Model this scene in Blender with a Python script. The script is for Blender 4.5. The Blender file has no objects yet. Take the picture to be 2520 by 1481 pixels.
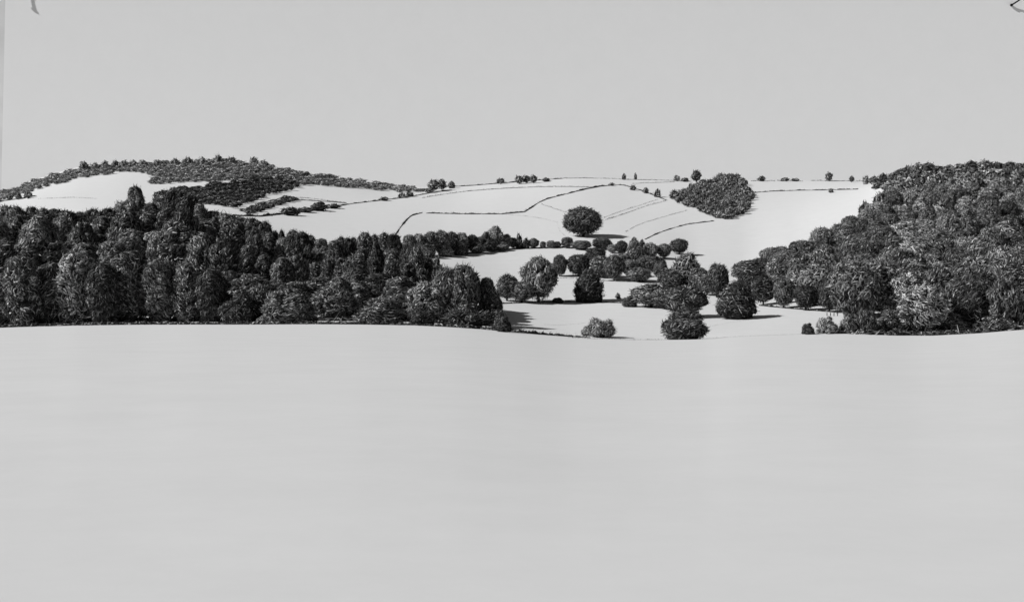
import bpy, math, random
import numpy as np
random.seed(7); RNG = np.random.default_rng(7)
S = bpy.context.scene; COL = S.collection
F = 1422.2; CX, CY = 512.0, 300.5          # focal length and centre of a 1024 x 601 view, in pixels
K = 2.461                                   # 2520-wide reading of the photograph -> 1024

# ------------------------------------------------------------------ helpers
def link(o, parent=None):
    COL.objects.link(o)
    if parent: o.parent = parent
    return o
def tag(o, label=None, cat=None, group=None, kind=None):
    if label: o['label'] = label
    if cat: o['category'] = cat
    if group: o['group'] = group
    if kind: o['kind'] = kind
    return o
def empty(name, loc, scale=(1, 1, 1), rot=(0, 0, 0)):
    o = bpy.data.objects.new(name, None); o.empty_display_size = .2
    o.location = loc; o.scale = scale; o.rotation_euler = rot
    return link(o)

class Geo:
    """collects vertices and faces with a material slot each"""
    def __init__(s): s.v = []; s.f = []; s.m = []; s.n = 0
    def add(s, v, f, m=0):
        v = np.asarray(v, float)
        s.v.append(v); s.f += [tuple(i + s.n for i in q) for q in f]; s.m += [m] * len(f); s.n += len(v)
    def mesh(s, name, mats, smooth=False):
        me = bpy.data.meshes.new(name)
        me.from_pydata(np.concatenate(s.v).tolist(), [], s.f)
        me.polygons.foreach_set('material_index', s.m)
        if smooth: me.polygons.foreach_set('use_smooth', [True] * len(s.f))
        for m in mats: me.materials.append(m)
        me.update(); return me
    def build(s, name, mats, parent=None, smooth=False):
        return link(bpy.data.objects.new(name, s.mesh(name, mats, smooth)), parent)

def pchip(x, y, q):
    """monotone cubic interpolation along the last axis of y"""
    x = np.asarray(x, float); y = np.asarray(y, float); q = np.asarray(q, float)
    h = np.diff(x); d = np.diff(y) / h
    m = np.zeros_like(y)
    a, b = d[..., :-1], d[..., 1:]
    w1 = 2 * h[1:] + h[:-1]; w2 = h[1:] + 2 * h[:-1]
    with np.errstate(divide='ignore', invalid='ignore'):
        mm = (w1 + w2) / (w1 / a + w2 / b)
    m[..., 1:-1] = np.where(a * b > 0, mm, 0)
    m[..., 0] = d[..., 0]; m[..., -1] = d[..., -1]
    i = np.clip(np.searchsorted(x, q) - 1, 0, len(x) - 2)
    t = np.clip((q - x[i]) / h[i], 0, 1)
    y0, y1, m0, m1 = y[..., i], y[..., i + 1], m[..., i] * h[i], m[..., i + 1] * h[i]
    return y0 * (1 + 2 * t) * (1 - t) ** 2 + m0 * t * (1 - t) ** 2 + y1 * t * t * (3 - 2 * t) + m1 * t * t * (t - 1)

# ------------------------------------------------------------------ materials
def nodes(name):
    m = bpy.data.materials.new(name); m.use_nodes = True
    nt = m.node_tree; b = nt.nodes['Principled BSDF']
    b.inputs['Roughness'].default_value = .95
    b.inputs['Specular IOR Level'].default_value = .1
    return m, nt, b
def grey(v): return (v, v, v, 1)
def foliage(name, stops, jit=.35):
    """strokes of foliage: each stroke (mesh island) takes one of a few greys; each tree a little lighter or darker"""
    m, nt, b = nodes(name)
    g = nt.nodes.new('ShaderNodeNewGeometry'); r = nt.nodes.new('ShaderNodeValToRGB')
    r.color_ramp.interpolation = 'LINEAR'
    el = r.color_ramp.elements
    el[0].position, el[0].color = stops[0][0], grey(stops[0][1])
    el[1].position, el[1].color = stops[-1][0], grey(stops[-1][1])
    for p, v in stops[1:-1]:
        e = el.new(p); e.color = grey(v)
    oi = nt.nodes.new('ShaderNodeObjectInfo')
    mr = nt.nodes.new('ShaderNodeMapRange'); mr.inputs[3].default_value = 1 - jit; mr.inputs[4].default_value = 1 + jit
    mx = nt.nodes.new('ShaderNodeMix'); mx.data_type = 'RGBA'; mx.blend_type = 'MULTIPLY'; mx.inputs[0].default_value = 1
    nt.links.new(g.outputs['Random Per Island'], r.inputs[0])
    nt.links.new(oi.outputs['Random'], mr.inputs[0])
    nt.links.new(r.outputs[0], mx.inputs[6]); nt.links.new(mr.outputs[0], mx.inputs[7])
    nt.links.new(mx.outputs[2], b.inputs['Base Color'])
    return m
def noisy(name, lo, hi, scale, detail=6, bump=0, bscale=None, coord='Object', rough=.55):
    m, nt, b = nodes(name)
    tc = nt.nodes.new('ShaderNodeTexCoord'); n = nt.nodes.new('ShaderNodeTexNoise')
    n.inputs['Scale'].default_value = scale; n.inputs['Detail'].default_value = detail; n.inputs['Roughness'].default_value = rough
    r = nt.nodes.new('ShaderNodeValToRGB')
    r.color_ramp.elements[0].position = .3; r.color_ramp.elements[0].color = grey(lo)
    r.color_ramp.elements[1].position = .7; r.color_ramp.elements[1].color = grey(hi)
    nt.links.new(tc.outputs[coord], n.inputs['Vector']); nt.links.new(n.outputs['Fac'], r.inputs[0]); nt.links.new(r.outputs[0], b.inputs['Base Color'])
    if bump:
        n2 = nt.nodes.new('ShaderNodeTexNoise'); n2.inputs['Scale'].default_value = bscale; n2.inputs['Detail'].default_value = 8
        bp = nt.nodes.new('ShaderNodeBump'); bp.inputs['Strength'].default_value = bump; bp.inputs['Distance'].default_value = .05
        nt.links.new(tc.outputs[coord], n2.inputs['Vector']); nt.links.new(n2.outputs['Fac'], bp.inputs['Height']); nt.links.new(bp.outputs[0], b.inputs['Normal'])
    return m
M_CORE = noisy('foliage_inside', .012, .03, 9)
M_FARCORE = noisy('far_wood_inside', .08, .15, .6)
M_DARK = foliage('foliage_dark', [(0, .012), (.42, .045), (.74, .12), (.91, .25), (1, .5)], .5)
M_MID = foliage('foliage_mid', [(0, .018), (.33, .075), (.66, .18), (.87, .34), (1, .52)], .45)
M_LIGHT = foliage('foliage_light', [(0, .02), (.3, .08), (.6, .22), (.85, .5), (1, .8)])
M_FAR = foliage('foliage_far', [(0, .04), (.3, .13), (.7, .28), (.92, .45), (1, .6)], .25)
M_HEDGE = foliage('hedge_leaves', [(0, .012), (.5, .06), (.85, .18), (1, .5)], .3)
M_FAINT = foliage('dry_grass', [(0, .12), (.5, .28), (1, .55)], .2)
M_BARK = noisy('bark', .012, .03, 20)
M_FIELD = noisy('pale_field', .61, .655, .35, 12, .05, 3.0, rough=.75)
M_SKY = noisy('pale_sky_paper', .80, .825, .06, 12, 0, rough=.8)
M_WALL = noisy('rough_plaster', .58, .74, .03, 10, .6, .06)
M_NAIL = noisy('black_iron', .004, .012, .5)

# ------------------------------------------------------------------ terrain
def far_d(d):
    """spacing of the country beyond the brow of the near field (180 m off)"""
    return d if d <= 180 else 180 * (d / 180) ** .48
DS = [far_d(d) for d in (180, 210, 260, 330, 430, 570, 800, 1100, 1500, 1800, 2100, 2450, 3000, 4200)]
PY = {
 -700: [330, 323, 303, 276, 258, 244, 230, 219, 211, 206, 204, 207, 225, 250],
 -60:  [328.5, 322, 301, 272, 253, 238, 223, 212, 204, 199, 197, 200, 222, 250],
 0:    [327, 321, 300, 270, 250, 235, 219, 207, 198, 193, 191, 195, 220, 250],
 45:   [326, 320, 298, 268, 247, 230, 214, 200, 188, 180, 176, 180, 210, 250],
 85:   [325, 319, 296, 266, 245, 227, 210, 196, 182, 172.5, 166, 170, 205, 250],
 130:  [325, 318, 295, 264, 243, 225, 208, 194, 179, 169, 163, 167, 200, 250],
 205:  [324, 318, 296, 266, 246, 227, 210, 194, 178, 167, 160, 165, 200, 250],
 260:  [324, 318, 298, 272, 252, 232, 213, 197, 181, 170, 163, 168, 200, 250],
 300:  [324, 318, 300, 275, 256, 236, 216, 200, 184, 175, 171, 176, 200, 250],
 350:  [324, 318.5, 302, 278, 259, 239, 219, 203, 188, 181, 178, 183, 200, 250],
 400:  [325, 320, 305, 283, 263, 242, 221, 205, 192, 187, 185, 190, 205, 250],
 450:  [326.5, 322, 309, 291, 269, 246, 223, 206, 192, 186.5, 189, 194, 210, 250],
 510:  [331, 326, 314, 299, 275, 249.5, 223, 204, 188, 182.5, 186, 192, 210, 250],
 580:  [337, 330.5, 318, 303, 277, 249, 222, 202, 184, 178, 183, 190, 210, 250],
 650:  [339, 331, 317.5, 302, 277, 250, 224, 204, 186, 179.5, 184, 190, 210, 250],
 700:  [338.3, 330, 317, 302, 279, 254, 226, 204, 187, 180.3, 184, 190, 210, 250],
 740:  [336, 329, 316, 302, 280, 254, 226, 203, 187.5, 180.3, 184, 190, 210, 250],
 790:  [334.5, 327.5, 314, 299, 274, 248, 221, 200, 187, 180.5, 184, 190, 210, 250],
 830:  [334, 327, 313, 296, 270, 241, 213, 195, 185, 180.5, 184, 190, 210, 250],
 870:  [334.5, 326.5, 311, 292, 264, 233, 202.5, 187, 182.5, 180, 184, 190, 210, 250],
 910:  [335, 326, 308, 288, 258, 223, 189, 171, 174, 180, 186, 192, 210, 250],
 960:  [333, 324, 305, 284, 252, 216, 182, 168, 174, 181, 187, 193, 210, 250],
 1024: [328.5, 320, 302, 281, 250, 214, 181, 167, 173, 180, 187, 193, 210, 250],
 1150: [324, 316, 299, 278, 248, 213, 181, 167, 173, 180, 187, 193, 210, 250],
 1700: [322, 314, 298, 278, 250, 220, 192, 178, 182, 186, 190, 196, 212, 250],
}
PXK = np.array(sorted(PY)); PYT = np.array([PY[k] for k in PXK], float)
def column_py(px):
    """image heights of the control distances for the columns px -> array (len(px), len(DS))"""
    return pchip(PXK, PYT.T, np.clip(px, PXK[0], PXK[-1])).T
def terrain_grid(px, D):
    """height of the ground, camera height = 0, for every column and distance"""
    cp = column_py(np.asarray(px, float)); D = np.asarray(D, float)
    far = pchip(np.log(DS), cp, np.log(np.clip(D, DS[0], DS[-1])))
    zf = (CY - far) / F * D
    z180 = (CY - cp[:, :1]) / F * 180
    t = np.clip((D - 8) / 172, 0, 1)
    zn = -1.72 + (z180 + 1.72) * (0.72 * t + .28 * t * t)
    # soft swells of the near field
    x = (np.asarray(px, float)[:, None] - CX) / F * D
    zn = zn + .05 * np.sin(x * .11 + .6) * np.sin(D * .07) * np.clip(D / 60, 0, 1) * np.clip((180 - D) / 40, 0, 1)
    return np.where(D < 180, zn, zf)
def ground(px, D): return float(terrain_grid([px], [D])[0, 0])
DSCAN = np.geomspace(150, far_d(2450), 1400)
def hit(px, py, dmin=150):
    """distance at which the line of sight through (px, py) meets the ground (the crest if it passes above)"""
    z = terrain_grid([px], DSCAN)[0]; p = CY - z / DSCAN * F
    ok = np.where((p <= py) & (DSCAN >= dmin))[0]
    if len(ok): return float(DSCAN[ok[0]])
    m = DSCAN >= dmin
    return float(DSCAN[m][np.argmin(p[m])])
def at(px, D): return np.array([(px - CX) / F * D, D, ground(px, D)])

pxs = np.concatenate([np.linspace(-6000, -700, 40), np.linspace(-680, -110, 60), np.linspace(-100, 1124, 409), np.linspace(1130, 1700, 60), np.linspace(1800, 7000, 40)])
dss = np.concatenate([np.linspace(1.2, 20, 24), np.geomspace(21, 175, 60), np.linspace(177, 260, 80), np.geomspace(262, far_d(2450), 170), np.geomspace(far_d(2500), far_d(4200), 20)])
Z = terrain_grid(pxs, dss)
X = (pxs[:, None] - CX) / F * dss[None, :]; Y = np.broadcast_to(dss, X.shape)
V = np.stack([X, Y, Z], -1).reshape(-1, 3); n, k = X.shape
g = Geo(); ii = np.arange(n * k).reshape(n, k)
q = np.stack([ii[:-1, :-1], ii[1:, :-1], ii[1:, 1:], ii[:-1, 1:]], -1).reshape(-1, 4)
g.add(V, q.tolist()); tag(g.build('ground', [M_FIELD], smooth=True), kind='structure')

# ------------------------------------------------------------------ foliage meshes (unit size: 1 high, 1 wide)
def ico(sub=2):
    t = (1 + 5 ** .5) / 2
    v = [(-1, t, 0), (1, t, 0), (-1, -t, 0), (1, -t, 0), (0, -1, t), (0, 1, t), (0, -1, -t), (0, 1, -t), (t, 0, -1), (t, 0, 1), (-t, 0, -1), (-t, 0, 1)]
    f = [(0, 11, 5), (0, 5, 1), (0, 1, 7), (0, 7, 10), (0, 10, 11), (1, 5, 9), (5, 11, 4), (11, 10, 2), (10, 7, 6), (7, 1, 8), (3, 9, 4), (3, 4, 2), (3, 2, 6), (3, 6, 8), (3, 8, 9), (4, 9, 5), (2, 4, 11), (6, 2, 10), (8, 6, 7), (9, 8, 1)]
    v = [np.array(p) / np.linalg.norm(p) for p in v]
    for _ in range(sub):
        c = {}; nf = []
        def mid(a, b):
            key = (min(a, b), max(a, b))
            if key not in c:
                p = v[a] + v[b]; v.append(p / np.linalg.norm(p)); c[key] = len(v) - 1
            return c[key]
        for a, b, d in f:
            x, y, z = mid(a, b), mid(b, d), mid(d, a); nf += [(a, x, z), (x, b, y), (z, y, d), (x, y, z)]
        f = nf
    return np.array(v), f
ICO1, ICO2 = ico(1), ico(2)

def strokes(geo, P, N, length, width, style, rng, slot=1, rag=.25, curve=1.0, dirs=None):
    """curled flat strokes of leaves: P centres, N outward normals"""
    n = len(P); up = np.array([0, 0, 1.0])
    a = rng.normal(size=(n, 3))
    if style == 'up': a = a * .45 + up
    elif style == 'diag': a = a * .45 + np.array([.75, -.2, .8])
    elif style in ('hatch', 'along'): a = a * (.4 if style == 'hatch' else .22) + dirs
    elif style == 'flat': a = a * np.array([1, 1, .25])
    elif style == 'droop': a = a * .4 + N * np.array([1, 1, 0]) * 1.2 - up * .55
    t = a - (a * N).sum(1)[:, None] * N * (1 if style != 'droop' else .45)
    t /= np.linalg.norm(t, axis=1)[:, None] + 1e-9
    out = rng.random(n) < rag
    t[out] = t[out] * .6 + N[out] * .8; t /= np.linalg.norm(t, axis=1)[:, None] + 1e-9
    b = np.cross(N, t); b /= np.linalg.norm(b, axis=1)[:, None] + 1e-9
    L = length * rng.uniform(.5, 1.5, n); W = width * rng.uniform(.55, 1.4, n); cv = rng.normal(0, .35, n) * curve
    vs = []
    for s, w in ((-.5, .35), (-.17, 1), (.17, 1), (.5, .3)):
        c = P + t * (L * s)[:, None] + b * (L * cv * (4 * s * s - .4))[:, None] - N * (L * .25 * (s * s * 4))[:, None] * (~out)[:, None]
        vs += [c - b * (W * w / 2)[:, None], c + b * (W * w / 2)[:, None]]
    v = np.stack(vs, 1).reshape(-1, 3)
    f = []
    for i in range(n):
        o = i * 8; f += [(o, o + 1, o + 3, o + 2), (o + 2, o + 3, o + 5, o + 4), (o + 4, o + 5, o + 7, o + 6)]
    geo.add(v, f, slot)

def lumps_for(kind, rng):
    """the clumps a crown is made of: centre and half axes in the unit crown"""
    out = []
    if kind == 'round':
        c0 = .08
        out.append(((0, 0, .52), (.40, .40, .42)))
        for i in range(15):
            th = rng.uniform(0, 6.283); z = rng.uniform(-.75, .95); r = math.sqrt(max(0, 1 - z * z))
            s = rng.uniform(.12, .22)
            out.append(((math.cos(th) * r * (.5 - s) * 1.0, math.sin(th) * r * (.5 - s), .54 + z * (.45 - s)), (s, s, s * rng.uniform(.85, 1.1))))
    elif kind == 'oval':
        out.append(((0, 0, .52), (.4, .4, .43)))
        for i in range(18):
            th = rng.uniform(0, 6.283); z = rng.uniform(-.9, .97); r = math.sqrt(max(0, 1 - z * z))
            s = rng.uniform(.1, .16)
            out.append(((math.cos(th) * r * (.5 - s), math.sin(th) * r * (.5 - s), .53 + z * (.46 - s)), (s, s, s)))
    elif kind == 'cone':
        n = 9
        for i in range(n):
            t = i / (n - 1); R = .36 * (1 - t) ** .7 + .09
            out.append(((rng.normal(0, .015), rng.normal(0, .015), .14 + .76 * t), (R, R, .10)))
            if t < .85:
                for j in range(4):
                    th = rng.uniform(0, 6.283); s = .06 + .1 * (1 - t)
                    out.append(((math.cos(th) * R * .8, math.sin(th) * R * .8, .14 + .76 * t + rng.uniform(-.05, .03)), (s, s, s * .8)))
        out.append(((rng.normal(0, .03), 0, .93), (.08, .08, .07)))
    elif kind == 'spire':        # broad shoulders, pointed head
        n = 8
        for i in range(n):
            t = i / (n - 1); R = .42 * math.sqrt(max(0, 1 - (max(0, t - .25) / .78) ** 1.6)) * (1 if t > .1 else .85) + .04
            out.append(((rng.normal(0, .02), rng.normal(0, .02), .12 + .78 * t), (R, R, .12)))
            for j in range(3):
                th = rng.uniform(0, 6.283); s = .08 + .06 * (1 - t)
                out.append(((math.cos(th) * R * .78, math.sin(th) * R * .78, .14 + .74 * t), (s, s, s)))
    elif kind == 'tall':         # built 1.9 high, squeezed to 1 afterwards, so its clumps stay round
        out.append(((0, 0, 1.0), (.40, .40, .82)))
        for i in range(26):
            th = rng.uniform(0, 6.283); z = rng.uniform(-.85, .97); r = (1 - abs(z) ** 2.6) ** .5; s = rng.uniform(.13, .23)
            out.append(((math.cos(th) * r * (.5 - s), math.sin(th) * r * (.5 - s), 1.0 + z * (.92 - s)), (s, s, s)))
    elif kind == 'bush':
        out.append(((0, 0, .36), (.40, .40, .38)))
        for i in range(14):
            th = rng.uniform(0, 6.283); z = rng.uniform(-.2, 1); r = math.sqrt(max(0, 1 - z * z)); s = rng.uniform(.12, .2)
            out.append(((math.cos(th) * r * (.5 - s), math.sin(th) * r * (.5 - s), .2 + max(z, -.05) * (.8 - s)), (s, s, s)))
    return out
def crown_arrays(kind, n, length, width, style, seed, rag=.22, sub=ICO2, asp=1.0):
    rng = np.random.default_rng(seed); geo = Geo(); L = lumps_for(kind, rng)
    area = np.array([a[0] * a[2] for _, a in L]); cnt = np.maximum(3, (n * area / area.sum()).astype(int))
    C = np.array([c for c, _ in L]); A = np.array([a for _, a in L])
    PP, NN, DD = [], [], []
    for i, (c, a) in enumerate(L):
        c = np.array(c); a = np.array(a)
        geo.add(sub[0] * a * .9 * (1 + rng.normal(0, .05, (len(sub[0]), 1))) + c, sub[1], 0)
        d = rng.normal(size=(cnt[i] * 3, 3)); d /= np.linalg.norm(d, axis=1)[:, None]
        p = c + d * a * rng.uniform(.96, 1.1, (len(d), 1))
        nn = d / a; nn /= np.linalg.norm(nn, axis=1)[:, None]
        ins = np.zeros(len(p), bool)                       # drop strokes buried in another clump
        for j in range(len(L)):
            if j != i: ins |= (((p - C[j]) / A[j]) ** 2).sum(1) < 1.12
        low = rng.random(len(p)) < np.clip(.22 + 1.5 * p[:, 2] / asp, 0, 1)         # strokes thinned low down so the dark core stands for underside shade
        keep = np.where(~ins & low & (p[:, 2] > .02))[0][:int(cnt[i] * 1.6)]
        hd = rng.normal(size=3) * np.array([1, 1, .8]); hd /= np.linalg.norm(hd)
        PP.append(p[keep]); NN.append(nn[keep]); DD.append(np.repeat(hd[None], len(keep), 0))
    strokes(geo, np.concatenate(PP), np.concatenate(NN), length, width, style, rng, 1, rag, .6 if style == 'hatch' else 1.0, np.concatenate(DD))
    A_ = np.concatenate(geo.v)                             # fit the crown to its unit box
    q = np.quantile(np.abs(A_[:, :2]), .995); qz = np.quantile(A_[:, 2], .998)
    geo.v = [v * np.array([.5 / q, .5 / q, 1 / qz]) for v in geo.v]
    return geo
def trunk_geo(seed, limbs=5, r0=.03, top=.7, low=.22):
    rng = np.random.default_rng(seed); geo = Geo()
    def tube(pts, rads, n=7):
        v = []; 
        for p, r in zip(pts, rads):
            for a in range(n): v.append((p[0] + r * math.cos(a * 6.2832 / n), p[1] + r * math.sin(a * 6.2832 / n), p[2]))
        f = [(i * n + a, i * n + (a + 1) % n, (i + 1) * n + (a + 1) % n, (i + 1) * n + a) for i in range(len(pts) - 1) for a in range(n)]
        geo.add(v, f + [tuple((len(pts) - 1) * n + a for a in range(n))], 0)
    b = rng.normal(0, .012, (5, 2))
    pts = [(b[i][0] * i, b[i][1] * i, -.06 + (top + .06) * i / 4) for i in range(5)]
    tube(pts, [r0 * 1.5, r0 * 1.05, r0 * .85, r0 * .6, r0 * .25])
    for i in range(limbs):
        th = rng.uniform(0, 6.283); z = rng.uniform(low, top * .8); l = rng.uniform(.2, .34)
        tube([(0, 0, z), (math.cos(th) * l * .5, math.sin(th) * l * .5, z + l * .35), (math.cos(th) * l, math.sin(th) * l, z + l * .8)], [r0 * .5, r0 * .35, r0 * .12], 5)
    return geo
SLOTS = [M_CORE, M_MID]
CROWN = {}
def reg(key, kind, n, length, width, style, count, seed, rag=.22, sub=ICO2, asp=1.0):
    CROWN[key] = [crown_arrays(kind, n, length, width, style, seed + i, rag, sub, asp) for i in range(count)]
reg('round', 'round', 2800, .13, .018, 'hatch', 7, 10)
reg('oval', 'oval', 2600, .11, .016, 'hatch', 4, 30)
reg('flatstroke', 'round', 1700, .15, .022, 'flat', 3, 40)
reg('diag', 'round', 2600, .15, .017, 'diag', 4, 50)
reg('spire', 'spire', 1900, .14, .02, 'diag', 5, 60, .3)
reg('cone', 'cone', 1500, .13, .024, 'droop', 4, 70, .3)
reg('bush', 'bush', 1900, .16, .02, 'up', 4, 80, .45)
reg('bushcurl', 'bush', 2000, .13, .019, 'hatch', 4, 90, .3)
reg('far', 'round', 260, .30, .075, 'any', 5, 100, .3, ICO1)
reg('farcone', 'spire', 200, .28, .07, 'up', 3, 120, .35, ICO1)
reg('farbush', 'bush', 170, .34, .085, 'any', 4, 130, .35, ICO1)
reg('tall', 'tall', 4000, .16, .022, 'hatch', 6, 200, .16, ICO2, 1.9)
reg('talldiag', 'tall', 4000, .18, .022, 'diag', 5, 220, .16, ICO2, 1.9)
CMESH = {k: [g_.mesh('crown', SLOTS) for g_ in v] for k, v in CROWN.items()}
TMESH = {'tree': [trunk_geo(i).mesh('trunk', [M_BARK]) for i in range(4)],
         'cone': [trunk_geo(20 + i, 0, .028, .85).mesh('trunk', [M_BARK]) for i in range(2)],
         'bush': [trunk_geo(30 + i, 6, .03, .5, .02).mesh('stem', [M_BARK]) for i in range(2)]}
COUNT = [0]
def plant(name, px, base, w, top, mesh, mat, label, cat='tree', group=None, D=None, rot=None, lean=0.0, deep=1.0, sunk=.03):
    """one tree or bush: foot on the ground below (px, base) or at distance D; w pixels wide, its head at image height top"""
    py0 = D is None and base > 235
    D = hit(px, base) if D is None else far_d(D)
    w *= 1.0 if 'bush' in mesh else (1.12 if mesh == 'round' and py0 else 1.05); z = ground(px, D); h = z - (CY - top) / F * D; h = -h if h < 0 else h
    wm = w / F * D; sink = sunk * h
    o = empty(name, ((px - CX) / F * D, D, z - sink), (wm, wm * deep, h + sink), (0, lean, 0))
    tag(o, label, cat, group)
    i = COUNT[0]; COUNT[0] += 1
    ang = random.uniform(-.45, .45) if rot is None else rot      # turned a little, so copies differ
    c = link(bpy.data.objects.new('foliage' if 'bush' in name or 'shrub' in name else 'crown', random.choice(CMESH[mesh])), o)
    c.rotation_euler.z = ang + (random.choice((0, 1.5708, 3.1416, 4.7124)) if mesh not in ('diag',) else 0)
    c.material_slots[1].link = 'OBJECT'; c.material_slots[1].material = mat
    key = 'bush' if 'bush' in mesh else ('cone' if mesh in ('cone', 'spire', 'farcone') else 'tree')
    t = link(bpy.data.objects.new('stem' if key == 'bush' else 'trunk', random.choice(TMESH[key])), o)
    t.rotation_euler.z = random.uniform(0, 6.28)
    return o
ORD = ['first', 'second', 'third', 'fourth', 'fifth', 'sixth', 'seventh', 'eighth', 'ninth', 'tenth', 'eleventh', 'twelfth', 'thirteenth', 'fourteenth', 'fifteenth', 'sixteenth', 'seventeenth', 'eighteenth', 'nineteenth', 'twentieth'] + ['twenty-' + s for s in ('first', 'second', 'third', 'fourth', 'fifth', 'sixth', 'seventh', 'eighth', 'ninth')] + ['thirtieth'] + ['thirty-' + s for s in ('first', 'second', 'third', 'fourth', 'fifth', 'sixth', 'seventh', 'eighth', 'ninth')] + ['fortieth']

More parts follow.
